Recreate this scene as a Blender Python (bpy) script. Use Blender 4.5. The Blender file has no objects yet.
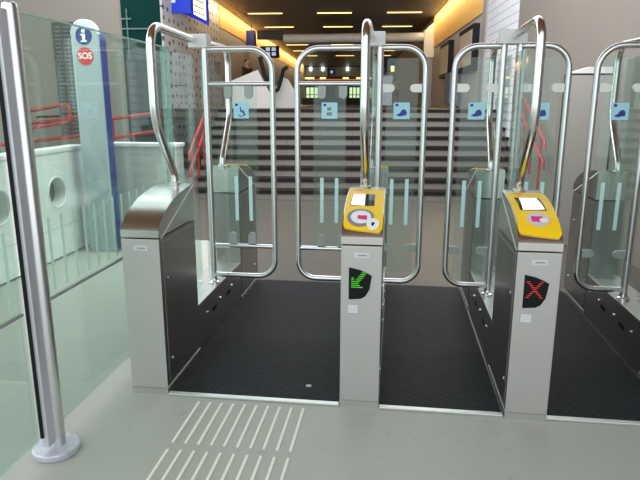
import bpy, bmesh, math, random
from mathutils import Vector, Matrix, Quaternion
random.seed(7)
C = bpy.context.scene.collection
PI = math.pi

# ------------------------------------------------------------------ camera
F_PX = 582.55
cam_d = bpy.data.cameras.new('camera'); cam = bpy.data.objects.new('camera', cam_d); C.objects.link(cam)
cam_d.sensor_fit = 'HORIZONTAL'; cam_d.sensor_width = 36.0; cam_d.lens = 36.0 * F_PX / 640
cam_d.clip_start = 0.05; cam_d.clip_end = 300
yaw, pit, rol = math.radians(-7.2747), math.radians(13.2073), math.radians(0.0707)
fw = Vector((math.sin(yaw) * math.cos(pit), math.cos(yaw) * math.cos(pit), -math.sin(pit)))
rt = Vector((math.cos(yaw), -math.sin(yaw), 0)); up = rt.cross(fw)
rt2 = rt * math.cos(rol) + up * math.sin(rol); up2 = -rt * math.sin(rol) + up * math.cos(rol)
cam.matrix_world = Matrix(((rt2.x, up2.x, -fw.x, 0.2581), (rt2.y, up2.y, -fw.y, -2.8663), (rt2.z, up2.z, -fw.z, 1.6), (0, 0, 0, 1)))
bpy.context.scene.camera = cam

# ------------------------------------------------------------------ light and exposure
sc = bpy.context.scene
sc.view_settings.view_transform = 'Standard'; sc.view_settings.look = 'None'
sc.view_settings.gamma = 1; sc.view_settings.use_curve_mapping = False
sc.view_settings.exposure = 0.82
w = bpy.data.worlds.new('daylight'); sc.world = w; w.use_nodes = True
wn = w.node_tree.nodes['Background']; wn.inputs[0].default_value = (0.90, 0.97, 1.0, 1); wn.inputs[1].default_value = 1.05

def area(name, loc, rot, sx, sy, power, col):
    l = bpy.data.lights.new(name, 'AREA'); l.shape = 'RECTANGLE'; l.size = sx; l.size_y = sy
    l.energy = power; l.color = col
    o = bpy.data.objects.new(name, l); C.objects.link(o); o.location = loc; o.rotation_euler = rot
    return o
HA = math.radians(3.8)                      # the hall beyond is turned 3.8 degrees against the gates
RH = Matrix.Rotation(HA, 3, 'Z')
def H(x, y, z=0.0): return RH @ Vector((x, y, z))
area('sky_opening_light', H(0, 4.6, 4.6), (math.radians(38), 0, HA), 7.0, 6.0, 330, (0.93, 0.98, 1.0))
# warm lamps hidden in the coves along both hall walls
for sx_, xx in ((1, -4.10), (-1, 2.60)):
    y0, y1 = (13.5, 48.0) if sx_ == 1 else (11.2, 20.2)
    area('cove_light', H(xx, (y0 + y1) / 2, 4.66), (0, sx_ * math.radians(35), HA), 0.15, y1 - y0, (y1 - y0) * 5.5, (1.0, 0.74, 0.42))

# ------------------------------------------------------------------ materials
def mat(name, col, rough=0.5, metal=0.0, noise=0.0, nscale=8.0, emit=None, estr=0.0, spec=None, bump=0.0, bscale=60.0, stretch=None):
    m = bpy.data.materials.new(name); m.use_nodes = True
    nt = m.node_tree; b = nt.nodes['Principled BSDF']
    b.inputs['Base Color'].default_value = (*col, 1); b.inputs['Roughness'].default_value = rough; b.inputs['Metallic'].default_value = metal
    if spec is not None: b.inputs['Specular IOR Level'].default_value = spec
    if emit: b.inputs['Emission Color'].default_value = (*emit, 1); b.inputs['Emission Strength'].default_value = estr
    tc = nt.nodes.new('ShaderNodeTexCoord'); mp = nt.nodes.new('ShaderNodeMapping'); nt.links.new(tc.outputs['Object'], mp.inputs[0])
    if stretch: mp.inputs['Scale'].default_value = stretch
    if noise:
        n = nt.nodes.new('ShaderNodeTexNoise'); n.inputs['Scale'].default_value = nscale; n.inputs['Detail'].default_value = 6
        r = nt.nodes.new('ShaderNodeMix'); r.data_type = 'RGBA'
        r.inputs[6].default_value = (*[c * (1 - noise) for c in col], 1); r.inputs[7].default_value = (*[min(1, c * (1 + noise)) for c in col], 1)
        nt.links.new(mp.outputs[0], n.inputs['Vector']); nt.links.new(n.outputs['Fac'], r.inputs[0]); nt.links.new(r.outputs[2], b.inputs['Base Color'])
    if bump:
        n2 = nt.nodes.new('ShaderNodeTexNoise'); n2.inputs['Scale'].default_value = bscale
        bp = nt.nodes.new('ShaderNodeBump'); bp.inputs['Strength'].default_value = bump; bp.inputs['Distance'].default_value = 0.01
        nt.links.new(mp.outputs[0], n2.inputs['Vector']); nt.links.new(n2.outputs['Fac'], bp.inputs['Height']); nt.links.new(bp.outputs[0], b.inputs['Normal'])
    return m
def glass_mat(name, tint, gloss=0.10, frost=0.0, frostcol=(0.7, 0.8, 0.78)):
    m = bpy.data.materials.new(name); m.use_nodes = True; nt = m.node_tree; nt.nodes.clear()
    out = nt.nodes.new('ShaderNodeOutputMaterial'); t = nt.nodes.new('ShaderNodeBsdfTransparent'); t.inputs[0].default_value = (*tint, 1)
    g = nt.nodes.new('ShaderNodeBsdfGlossy'); g.inputs['Roughness'].default_value = 0.02; g.inputs['Color'].default_value = (0.9, 1, 0.97, 1)
    lw = nt.nodes.new('ShaderNodeLayerWeight'); lw.inputs[0].default_value = 0.5
    pw = nt.nodes.new('ShaderNodeMath'); pw.operation = 'POWER'; pw.inputs[1].default_value = 3.0
    ml = nt.nodes.new('ShaderNodeMath'); ml.operation = 'MULTIPLY_ADD'; ml.inputs[1].default_value = gloss * 6; ml.inputs[2].default_value = gloss * 0.35
    mx = nt.nodes.new('ShaderNodeMixShader'); ml.use_clamp = True
    nt.links.new(lw.outputs['Facing'], pw.inputs[0]); nt.links.new(pw.outputs[0], ml.inputs[0]); nt.links.new(ml.outputs[0], mx.inputs[0])
    src = t
    if frost:
        d = nt.nodes.new('ShaderNodeBsdfDiffuse'); d.inputs[0].default_value = (*frostcol, 1)
        m2 = nt.nodes.new('ShaderNodeMixShader'); m2.inputs[0].default_value = frost
        nt.links.new(t.outputs[0], m2.inputs[1]); nt.links.new(d.outputs[0], m2.inputs[2]); src = m2
    nt.links.new(src.outputs[0], mx.inputs[1]); nt.links.new(g.outputs[0], mx.inputs[2]); nt.links.new(mx.outputs[0], out.inputs[0])
    return m
def nodes_of(m): return m.node_tree, m.node_tree.nodes['Principled BSDF']

def floor_material(name, c1, c2, speck):
    m = mat(name, c1, 0.42, 0, spec=0.45); nt, b = nodes_of(m)
    tc = nt.nodes.new('ShaderNodeTexCoord')
    n = nt.nodes.new('ShaderNodeTexNoise'); n.inputs['Scale'].default_value = 1.6; n.inputs['Detail'].default_value = 8; n.inputs['Roughness'].default_value = 0.7
    r = nt.nodes.new('ShaderNodeMix'); r.data_type = 'RGBA'; r.inputs[6].default_value = (*c1, 1); r.inputs[7].default_value = (*c2, 1)
    n2 = nt.nodes.new('ShaderNodeTexNoise'); n2.inputs['Scale'].default_value = 14; n2.inputs['Detail'].default_value = 3
    cr = nt.nodes.new('ShaderNodeValToRGB'); cr.color_ramp.elements[0].position = 0.62; cr.color_ramp.elements[1].position = 0.76
    r2 = nt.nodes.new('ShaderNodeMix'); r2.data_type = 'RGBA'; r2.inputs[7].default_value = (*speck, 1)
    ml = nt.nodes.new('ShaderNodeMath'); ml.operation = 'MULTIPLY'; ml.inputs[1].default_value = 0.45
    for a in (n, n2): nt.links.new(tc.outputs['Object'], a.inputs['Vector'])
    nt.links.new(n.outputs['Fac'], r.inputs[0]); nt.links.new(r.outputs[2], r2.inputs[6]); nt.links.new(n2.outputs['Fac'], cr.inputs[0])
    nt.links.new(cr.outputs[0], ml.inputs[0]); nt.links.new(ml.outputs[0], r2.inputs[0]); nt.links.new(r2.outputs[2], b.inputs['Base Color'])
    return m
def mat_rubber():
    m = mat('ribbed_rubber', (0.022, 0.024, 0.030), 0.5, 0, spec=0.16); nt, b = nodes_of(m)
    tc = nt.nodes.new('ShaderNodeTexCoord'); mp = nt.nodes.new('ShaderNodeMapping'); nt.links.new(tc.outputs['Object'], mp.inputs[0])
    mp.inputs['Rotation'].default_value = (0, 0, 0)
    br = nt.nodes.new('ShaderNodeTexBrick'); br.inputs['Scale'].default_value = 1.0
    br.inputs['Brick Width'].default_value = 0.044; br.inputs['Row Height'].default_value = 0.026; br.inputs['Mortar Size'].default_value = 0.006
    br.inputs['Mortar Smooth'].default_value = 0.5
    br.inputs['Color1'].default_value = (0.026, 0.028, 0.034, 1); br.inputs['Color2'].default_value = (0.014, 0.015, 0.019, 1); br.inputs['Mortar'].default_value = (0.003, 0.003, 0.004, 1)
    nt.links.new(mp.outputs[0], br.inputs['Vector'])
    n = nt.nodes.new('ShaderNodeTexNoise'); n.inputs['Scale'].default_value = 3; n.inputs['Detail'].default_value = 8
    nt.links.new(tc.outputs['Object'], n.inputs['Vector'])
    r = nt.nodes.new('ShaderNodeMix'); r.data_type = 'RGBA'; r.blend_type = 'MULTIPLY'; r.inputs[0].default_value = 0.7
    nt.links.new(br.outputs['Color'], r.inputs[6]); nt.links.new(n.outputs['Fac'], r.inputs[7])
    nt.links.new(br.outputs['Color'], b.inputs['Base Color'])
    bp = nt.nodes.new('ShaderNodeBump'); bp.inputs['Strength'].default_value = 0.7; bp.inputs['Distance'].default_value = 0.006; bp.invert = True
    nt.links.new(br.outputs['Fac'], bp.inputs['Height']); nt.links.new(bp.outputs[0], b.inputs['Normal'])
    return m
def mat_tiles(name, base, line, sx, sy, gap, rough=0.35, axis='YZ', offset=0.0):
    m = mat(name, base, rough, 0); nt, b = nodes_of(m)
    tc = nt.nodes.new('ShaderNodeTexCoord'); sp = nt.nodes.new('ShaderNodeSeparateXYZ'); cb = nt.nodes.new('ShaderNodeCombineXYZ')
    nt.links.new(tc.outputs['Object'], sp.inputs[0]); nt.links.new(sp.outputs[axis[0]], cb.inputs[0]); nt.links.new(sp.outputs[axis[1]], cb.inputs[1])
    br = nt.nodes.new('ShaderNodeTexBrick'); br.inputs['Scale'].default_value = 1; br.offset = offset
    br.inputs['Brick Width'].default_value = sx; br.inputs['Row Height'].default_value = sy; br.inputs['Mortar Size'].default_value = gap
    br.inputs['Color1'].default_value = (*base, 1); br.inputs['Color2'].default_value = (*[c * 0.94 for c in base], 1); br.inputs['Mortar'].default_value = (*line, 1)
    nt.links.new(cb.outputs[0], br.inputs['Vector']); nt.links.new(br.outputs['Color'], b.inputs['Base Color'])
    return m
def mat_dots():
    m = mat('dotted_tile', (0.50, 0.46, 0.45), 0.5); nt, b = nodes_of(m)
    tc = nt.nodes.new('ShaderNodeTexCoord'); sp = nt.nodes.new('ShaderNodeSeparateXYZ'); mp = nt.nodes.new('ShaderNodeCombineXYZ')
    my = nt.nodes.new('ShaderNodeMath'); my.operation = 'MULTIPLY'; my.inputs[1].default_value = 2.6
    mz = nt.nodes.new('ShaderNodeMath'); mz.operation = 'MULTIPLY'; mz.inputs[1].default_value = 4.0
    nt.links.new(tc.outputs['Object'], sp.inputs[0]); nt.links.new(sp.outputs['Y'], my.inputs[0]); nt.links.new(sp.outputs['Z'], mz.inputs[0])
    nt.links.new(my.outputs[0], mp.inputs[0]); nt.links.new(mz.outputs[0], mp.inputs[1])
    v = nt.nodes.new('ShaderNodeTexVoronoi'); v.voronoi_dimensions = '2D'; v.inputs['Scale'].default_value = 1.0; v.inputs['Randomness'].default_value = 0.45
    nt.links.new(mp.outputs[0], v.inputs['Vector'])
    lt = nt.nodes.new('ShaderNodeMath'); lt.operation = 'LESS_THAN'; lt.inputs[1].default_value = 0.21; nt.links.new(v.outputs['Distance'], lt.inputs[0])
    hs = nt.nodes.new('ShaderNodeValToRGB'); nt.links.new(v.outputs['Color'], hs.inputs[0])
    e = hs.color_ramp.elements; e[0].color = (0.05, 0.05, 0.07, 1); e[1].color = (0.45, 0.16, 0.08, 1)
    x = e.new(0.35); x.color = (0.10, 0.10, 0.12, 1); x = e.new(0.6); x.color = (0.16, 0.16, 0.2, 1); hs.color_ramp.interpolation = 'CONSTANT'
    r = nt.nodes.new('ShaderNodeMix'); r.data_type = 'RGBA'; r.inputs[6].default_value = (0.50, 0.46, 0.45, 1)
    nt.links.new(lt.outputs[0], r.inputs[0]); nt.links.new(hs.outputs[0], r.inputs[7]); nt.links.new(r.outputs[2], b.inputs['Base Color'])
    return m

M_ = {}
def D(k, m): M_[k] = m; return m
D('floor', floor_material('grey_floor', (0.36, 0.365, 0.325), (0.43, 0.43, 0.39), (0.26, 0.25, 0.23)))
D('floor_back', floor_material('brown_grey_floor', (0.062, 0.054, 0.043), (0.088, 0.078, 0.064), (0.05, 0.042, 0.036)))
D('rubber', mat_rubber())
D('alu', mat('aluminium', (0.72, 0.72, 0.70), 0.35, 1.0, bump=0.02))
D('steel', mat('brushed_steel', (0.64, 0.62, 0.60), 0.38, 1.0, noise=0.05, nscale=5, stretch=(1, 1, 18)))
D('hood_steel', mat('hood_steel', (0.66, 0.63, 0.61), 0.21, 1.0, noise=0.05, nscale=5, stretch=(1, 1, 18)))
D('steel_front', mat('front_steel', (0.52, 0.50, 0.485), 0.5, 0.75, noise=0.06, nscale=4))
D('steel_dark', mat('side_steel', (0.36, 0.34, 0.33), 0.36, 1.0, noise=0.10, nscale=3))
D('tube', mat('polished_tube', (0.80, 0.79, 0.79), 0.20, 1.0))
D('tube_satin', mat('satin_tube', (0.70, 0.70, 0.71), 0.30, 1.0))
D('white_paint', mat('white_paint', (0.78, 0.79, 0.78), 0.35))
D('clamp', mat('clamp_white', (0.86, 0.84, 0.80), 0.4))
D('black', mat('black_plastic', (0.008, 0.008, 0.009), 0.45, spec=0.15))
D('gap', mat('dark_gap', (0.02, 0.02, 0.02), 0.6))
D('yellow', mat('yellow_plastic', (1.0, 0.63, 0.008), 0.4, 0))
D('screen', mat('screen_glass', (0.02, 0.02, 0.025), 0.08, 0))
D('paper', mat('white_display', (0.85, 0.86, 0.88), 0.3, emit=(1, 1, 1), estr=0.35))
D('ring', mat('grey_ring', (0.24, 0.24, 0.27), 0.35))
D('white', mat('white_print', (0.85, 0.85, 0.85), 0.4))
D('magenta', mat('magenta_print', (0.75, 0.02, 0.22), 0.4))
D('brown', mat('brown_print', (0.35, 0.10, 0.01), 0.4))
D('green_led', mat('green_led', (0.05, 0.38, 0.02), 0.4, emit=(0.12, 1.0, 0.02), estr=0.12))
D('red_led', mat('red_led', (0.4, 0.02, 0.02), 0.4, emit=(1.0, 0.03, 0.03), estr=0.18))
D('label', mat('pale_label', (0.62, 0.60, 0.62), 0.4))
D('label_line', mat('label_edge', (0.28, 0.28, 0.30), 0.4))
D('glass', glass_mat('gate_glass', (0.88, 0.935, 0.915), 0.08, 0.01))
D('glass_fence', glass_mat('fence_glass', (0.85, 0.925, 0.885), 0.08, 0.02))
D('glass_edge', mat('glass_edge', (0.50, 0.68, 0.62), 0.2, 0))
D('glass_band', glass_mat('etched_glass', (0.72, 0.86, 0.82), 0.12, 0.28, (0.45, 0.62, 0.56)))
D('bar_print', mat('pale_glass_bar', (0.60, 0.86, 0.84), 0.4))
D('bar_print2', glass_mat('etched_bar', (0.9, 1, 0.95), 0.05, 0.55, (0.72, 0.9, 0.82)))
D('sticker', mat('sticker_blue', (0.42, 0.74, 0.86), 0.4))
D('navy', mat('navy_print', (0.01, 0.03, 0.28), 0.4))
D('beige', mat('beige_wall', (0.175, 0.152, 0.130), 0.6, 0, noise=0.05, nscale=1.2))
D('plaster', mat('hall_plaster', (0.42, 0.38, 0.35), 0.6, 0, noise=0.05, nscale=1))
D('cream', mat('cove_glow_paint', (0.74, 0.46, 0.14), 0.6))  # warm cove light on the upper walls, painted into the colour
D('dots', mat_dots())
D('tile_white', mat_tiles('white_wall_tile', (0.74, 0.74, 0.78), (0.42, 0.42, 0.48), 0.16, 0.16, 0.012))
D('tile_grey', mat('grey_speckled_tile', (0.30, 0.27, 0.26), 0.5, 0, noise=0.5, nscale=25))
D('ceiling', mat('dark_ceiling', (0.13, 0.12, 0.11), 0.45, 0, noise=0.12, nscale=2))
D('canopy', mat('brown_canopy', (0.34, 0.13, 0.045), 0.6))
D('lamp', mat('warm_tube', (1, 0.8, 0.4), 0.5, emit=(1.0, 0.62, 0.22), estr=1.7))
D('riser', mat_tiles('stair_riser_stone', (0.158, 0.136, 0.118), (0.10, 0.09, 0.085), 0.62, 5.0, 0.008, 0.5, 'XZ'))
D('tread', mat('dark_tread', (0.012, 0.009, 0.008), 0.8, spec=0.15))
D('red', mat('red_rail', (0.30, 0.012, 0.012), 0.35))
D('parapet', mat('white_panel', (0.80, 0.84, 0.81), 0.4, 0, noise=0.03, nscale=2))
D('parapet2', mat('pale_grey_panel', (0.46, 0.48, 0.46), 0.45, 0, noise=0.04, nscale=2))
D('pillar', mat('pale_info_panel', (0.38, 0.45, 0.47), 0.35))
D('blue', mat('blue_panel', (0.005, 0.02, 0.19), 0.35))
D('blue_sign', mat('blue_sign', (0.01, 0.03, 0.42), 0.4, emit=(0.0, 0.03, 0.5), estr=0.25))
D('sos_red', mat('sos_red', (0.62, 0.03, 0.04), 0.4))
D('screen_lit', mat('lit_screen', (0.8, 0.8, 0.5), 0.4, emit=(1, 0.85, 0.35), estr=1.0))
D('icon', mat('pale_icon', (0.4, 0.5, 0.8), 0.4, emit=(0.35, 0.45, 0.8), estr=0.35))
D('teal', mat('teal_glazing', (0.002, 0.040, 0.032), 0.6, spec=0.1))
D('teal_pipe', mat('teal_pipe', (0.14, 0.22, 0.22), 0.4))
D('dark_wall', mat('dark_wall', (0.03, 0.033, 0.036), 0.5))
D('vent', mat_tiles('vent_slats', (0.10, 0.10, 0.10), (0.02, 0.02, 0.02), 5.0, 0.06, 0.02, 0.5, 'XZ'))
D('beam', mat('pale_beam', (0.80, 0.86, 0.92), 0.35))
D('column', mat('lilac_grey_column', (0.36, 0.33, 0.35), 0.5))
D('panel_hall', mat('pale_hall_panel', (0.50, 0.46, 0.43), 0.5))
D('far_glass', mat('far_glazing', (0.55, 0.62, 0.58), 0.4))
D('daylit', mat('daylit_window', (0.5, 0.6, 0.4), 0.4, emit=(0.55, 0.75, 0.42), estr=0.7))
D('white_light', mat('white_lamp', (1, 1, 1), 0.4, emit=(0.85, 0.95, 1), estr=1.3))
D('orange_strip', mat('orange_shelf', (0.5, 0.2, 0.05), 0.4, emit=(0.9, 0.3, 0.08), estr=0.25))
D('channel', mat('lilac_aluminium', (0.62, 0.60, 0.66), 0.4, 0.5))
D('zinc', mat('galvanised_zinc', (0.52, 0.54, 0.60), 0.45, 0.4, noise=0.25, nscale=40))
D('kiosk', mat('kiosk_glass_glow', (0.5, 0.55, 0.62), 0.3, emit=(0.5, 0.55, 0.65), estr=0.22, noise=0.4, nscale=5))  # emission added to brighten the kiosk glass, which rendered too dark
D('brass', mat('poster_light', (0.5, 0.42, 0.34), 0.3, 0.0, noise=0.4, nscale=4))
D('dark_cloth', mat('dark_cloth', (0.03, 0.018, 0.012), 0.8))
D('white_cloth', mat('white_cloth', (0.7, 0.65, 0.62), 0.8))
D('red_cloth', mat('red_cloth', (0.5, 0.05, 0.04), 0.8))
D('skin', mat('skin', (0.5, 0.3, 0.2), 0.6))
D('paint_line', mat('cream_floor_line', (0.80, 0.78, 0.68), 0.5, 0, noise=0.05, nscale=20))
D('cab', mat('grey_cabinet', (0.36, 0.335, 0.31), 0.5, noise=0.04, nscale=2))
D('bin', mat('blue_grey_bin', (0.14, 0.16, 0.20), 0.5))

# ------------------------------------------------------------------ mesh helpers
class MB:
    def __init__(s): s.b = bmesh.new()
    def box(s, x0, x1, y0, y1, z0, z1):
        v = [s.b.verts.new((x, y, z)) for x in (x0, x1) for y in (y0, y1) for z in (z0, z1)]
        for f in ((0, 1, 3, 2), (4, 6, 7, 5), (0, 4, 5, 1), (2, 3, 7, 6), (0, 2, 6, 4), (1, 5, 7, 3)): s.b.faces.new([v[i] for i in f])
        return s
    def prism(s, pts, d, fn=None):
        """pts: polygon in 2-D, d=(a,b) extrusion range, fn(u,v,t)->xyz"""
        A = [s.b.verts.new(fn(u, v, d[0])) for u, v in pts]; B = [s.b.verts.new(fn(u, v, d[1])) for u, v in pts]; n = len(pts)
        s.b.faces.new(A); s.b.faces.new(B[::-1])
        for i in range(n): s.b.faces.new((A[i], B[i], B[(i + 1) % n], A[(i + 1) % n]))
        return s
    def tube(s, pts, r, n=14, caps=True):
        pts = [Vector(p) for p in pts]; k = len(pts); rings = []; nv = None
        rr = r if isinstance(r, (list, tuple)) else [r] * k
        for i, p in enumerate(pts):
            t = (pts[min(i + 1, k - 1)] - pts[max(i - 1, 0)]).normalized()
            if nv is None:
                nv = t.orthogonal().normalized()
            else:
                nv = (nv - t * nv.dot(t)).normalized()
            bv = t.cross(nv)
            rings.append([s.b.verts.new(p + (nv * math.cos(a) + bv * math.sin(a)) * rr[i]) for a in [2 * PI * j / n for j in range(n)]])
        for i in range(k - 1):
            for j in range(n): s.b.faces.new((rings[i][j], rings[i][(j + 1) % n], rings[i + 1][(j + 1) % n], rings[i + 1][j]))
        if caps: s.b.faces.new(rings[0][::-1]); s.b.faces.new(rings[-1])
        return s
    def lathe(s, prof, c=(0, 0, 0), n=32):
        rings = [[s.b.verts.new((c[0] + r * math.cos(2 * PI * j / n), c[1] + r * math.sin(2 * PI * j / n), c[2] + z)) for j in range(n)] for r, z in prof]
        for i in range(len(rings) - 1):
            for j in range(n): s.b.faces.new((rings[i][j], rings[i][(j + 1) % n], rings[i + 1][(j + 1) % n], rings[i + 1][j]))
        s.b.faces.new(rings[0][::-1]); s.b.faces.new(rings[-1])
        return s
    def fan(s, pts):
        s.b.faces.new([s.b.verts.new(p) for p in pts]); return s
    def done(s): bmesh.ops.recalc_face_normals(s.b, faces=s.b.faces[:]); return s

def fillet(pts, rads, seg=8):
    P = [Vector(p) for p in pts]; out = [P[0]]
    for i in range(1, len(P) - 1):
        r = rads[i - 1]
        if r <= 0 or (P[i] - P[i - 1]).angle(P[i + 1] - P[i]) < .02: out.append(P[i]); continue
        a = (P[i - 1] - P[i]).normalized(); b = (P[i + 1] - P[i]).normalized(); ang = a.angle(b)
        d = min(r / math.tan(ang / 2), (P[i - 1] - P[i]).length * .49, (P[i + 1] - P[i]).length * .49); r2 = d * math.tan(ang / 2)
        c = P[i] + (a + b).normalized() * (r2 / math.sin(ang / 2))
        p0 = P[i] + a * d; p1 = P[i] + b * d; v0 = p0 - c; v1 = p1 - c; th = v0.angle(v1); ax = v0.cross(v1).normalized()
        for k in range(seg + 1): out.append(c + Quaternion(ax, th * k / seg) @ v0)
    out.append(P[-1]); return out

def obj(name, mb, m, parent=None, loc=None, rotz=0, bevel=0.0, smooth=False, sharp=40, label=None, cat=None, group=None, kind=None):
    mb.done(); me = bpy.data.meshes.new(name); mb.b.to_mesh(me); mb.b.free()
    ms = m if isinstance(m, (list, tuple)) else [m]
    for x in ms: me.materials.append(M_[x])
    if smooth:
        for p in me.polygons: p.use_smooth = True
        me.update()
    o = bpy.data.objects.new(name, me); C.objects.link(o)
    if parent: o.parent = parent
    if loc is not None: o.location = loc
    o.rotation_euler = (0, 0, rotz)
    if smooth:
        try:
            me.set_sharp_from_angle(angle=math.radians(sharp))
        except Exception: pass
    if bevel:
        b = o.modifiers.new('bevel', 'BEVEL'); b.width = bevel; b.segments = 2; b.limit_method = 'ANGLE'
    props(o, label, cat, group, kind); return o
def pieces(name, mb, *a, **k):
    """like obj(), but every connected piece of the mesh becomes an object of its own"""
    mb.b.verts.ensure_lookup_table(); seen = set(); groups = []
    for v in mb.b.verts:
        if v in seen: continue
        st = [v]; seen.add(v); gset = []
        while st:
            x = st.pop(); gset.append(x)
            for e in x.link_edges:
                y = e.other_vert(x)
                if y not in seen: seen.add(y); st.append(y)
        groups.append(gset)
    res = []
    for gset in groups:
        idx = {v: i for i, v in enumerate(gset)}; n = MB(); nv = [n.b.verts.new(v.co) for v in gset]
        fs = {f for v in gset for f in v.link_faces}
        for f in fs: n.b.faces.new([nv[idx[v]] for v in f.verts])
        res.append(obj(name, n, *a, **k))
    mb.b.free(); return res
def props(o, label=None, cat=None, group=None, kind=None):
    for k, v in (('label', label), ('category', cat), ('group', group), ('kind', kind)):
        if v: o[k] = v
def thing(name, label, cat, loc=(0, 0, 0), rotz=0, group=None):
    o = bpy.data.objects.new(name, None); C.objects.link(o); o.location = loc; o.rotation_euler = (0, 0, rotz); o.empty_display_size = .1
    props(o, label, cat, group); return o
def copy_tree(o, parent=None):
    c = o.copy(); C.objects.link(c); c.parent = parent
    for ch in list(o.children): copy_tree(ch, c)
    return c
def text_part(name, body, size, m, parent, mw, thick=0.002, offset=0.0, label=None):
    cu = bpy.data.curves.new(name, 'FONT'); cu.body = body; cu.size = size; cu.extrude = thick; cu.align_x = 'CENTER'; cu.align_y = 'CENTER'; cu.offset = offset
    t = bpy.data.objects.new(name, cu); C.objects.link(t)
    dg = bpy.context.evaluated_depsgraph_get(); me = bpy.data.meshes.new_from_object(t.evaluated_get(dg))
    bpy.data.objects.remove(t); me.transform(mw); me.materials.clear(); me.materials.append(M_[m])
    o = bpy.data.objects.new(name, me); C.objects.link(o); o.parent = parent; props(o, label); return o
def struct(name, mb, m, loc=None, rotz=0, bevel=0, label=None, parent=None):
    return obj(name, mb, m, parent, loc, rotz, bevel, label=label, kind='structure')

# ------------------------------------------------------------------ the setting
struct('floor', MB().box(-12, 9, -14, 2.22, -0.2, 0).box(-12, -1.5, 2.22, 3.7, -0.2, 0).box(-12, -3.1, 3.7, 18, -0.2, 0), 'floor')
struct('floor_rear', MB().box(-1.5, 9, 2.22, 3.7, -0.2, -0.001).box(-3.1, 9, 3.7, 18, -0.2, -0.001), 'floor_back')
FX0, FX1 = -2.78, 2.92
G, RR, S0 = 0.2994, 0.1646, 6.86
# stairs: pale risers with dark stone treads
sm = MB()
for k in range(9):
    y = S0 + k * G; sm.box(FX0, FX1, y, y + 0.02 if k < 8 else y + 0.3, k * RR, (k + 1) * RR - 0.058)
    sm.box(FX0, FX1, y + 0.02, S0 + 9 * G, k * RR, (k + 1) * RR - 0.058)
struct('stairs', sm, 'riser', (0, 0, 0), HA, label='wide flight of pale stone stairs with dark treads behind the gates')
tm = MB()
for k in range(9):
    y = S0 + k * G; tm.box(FX0, FX1, y - 0.02, (y + G - 0.001) if k < 8 else y + 0.36, (k + 1) * RR - 0.058, (k + 1) * RR)
struct('stair_treads', tm, 'tread', (0, 0, 0), HA)
UF = 9 * RR
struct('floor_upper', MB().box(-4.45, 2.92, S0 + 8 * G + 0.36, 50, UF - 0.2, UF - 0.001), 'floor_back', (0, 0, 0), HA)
# hall walls
struct('wall_left', MB().box(-4.75, -4.45, 17.0, 50, 0, 4.75), 'plaster', (0, 0, 0), HA)
struct('glow_band_1', MB().box(-4.45, -4.43, 17.0, 48, 4.02, 4.74), 'cream', (0, 0, 0), HA)  # cove-lit top of the left wall, its yellow glow painted on
struct('wall_left_tiled', MB().box(-4.50, -4.45, 11.2, 17.0, 0, 4.75), 'dots', (0, 0, 0), HA)
struct('wall_right', MB().box(2.92, 3.2, 11.3, 50, 0, 4.75), 'plaster', (0, 0, 0), HA)
struct('glow_band_2', MB().box(2.90, 2.92, 11.35, 20.4, 3.62, 4.74), 'cream', (0, 0, 0), HA)  # same painted cove glow on the right wall
struct('wall_right_tiled', MB().box(2.92, 3.2, 8.2, 10.9, 0, 4.75), 'tile_white', (0, 0, 0), HA)
struct('wall_right_pier', MB().box(2.88, 3.2, 10.9, 11.3, 0, 4.75), 'tile_grey', (0, 0, 0), HA)
struct('wall_right_near', MB().box(2.90, 3.2, -3, 8.2, 0, 4.6), 'beige', (0, 0, 0), HA)
struct('wall_rear', MB().box(-4.75, 3.2, 50, 50.3, 0, 7), 'dark_wall', (0, 0, 0), HA)
struct('wall_left_near', MB().box(-9.5, -3.93, 6.0, 6.06, 0, 4.6), 'beige')
struct('wall_left_dark', MB().box(-11, -4.75, 15, 15.2, 0, 2.85), 'dark_wall', (0, 0, 0), HA)
cm = MB().box(-4.75, 3.2, 11.2, 50, 4.75, 5.0)
struct('ceiling', cm, 'ceiling', (0, 0, 0), HA)
struct('ceiling_canopy', MB().box(-4, 3.2, -1.8, 2.0, 4.2, 4.4), 'canopy')
gl = struct('window_1', MB().box(-11, -4.76, 15, 15.1, 2.85, 6.5), 'teal', (0, 0, 0), HA, label='teal glazing high at left')
obj('window_frame', MB().box(-11, -4.76, 14.94, 15.0, 3.72, 3.76).box(-11, -6.6, 14.94, 15.0, 4.0, 4.04).box(-6.75, -6.72, 14.95, 15.0, 2.9, 4.3), 'teal_pipe', gl)

# hall ceiling lamps
lamp_src = None
names = [(-3.24, 'left'), (-0.76, 'middle'), (1.71, 'right')]
rowlab = {19.1: 'nearest', 22.95: 'second', 30.6: 'fourth', 34.4: 'fifth', 38.2: 'sixth'}
for y in (19.1, 22.95, 30.6, 34.4, 38.2):
    for x, nm in names:
        if lamp_src is None:
            o = thing('ceiling_lamp', '', 'lamp'); obj('housing', MB().box(-.66, .66, -.11, .11, -.02, 0), 'ceiling', o)
            obj('diffuser', MB().box(-.61, .61, -.07, .07, -.035, -.02), 'lamp', o); lamp_src = o
        else: o = copy_tree(lamp_src)
        o.location = H(x, y, 4.75); o.rotation_euler = (0, 0, HA)
        o['label'] = 'warm yellow ceiling strip lamp, %s in the %s row of the hall' % (nm, rowlab[y]); o['group'] = 'ceiling strip lamps'

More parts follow.
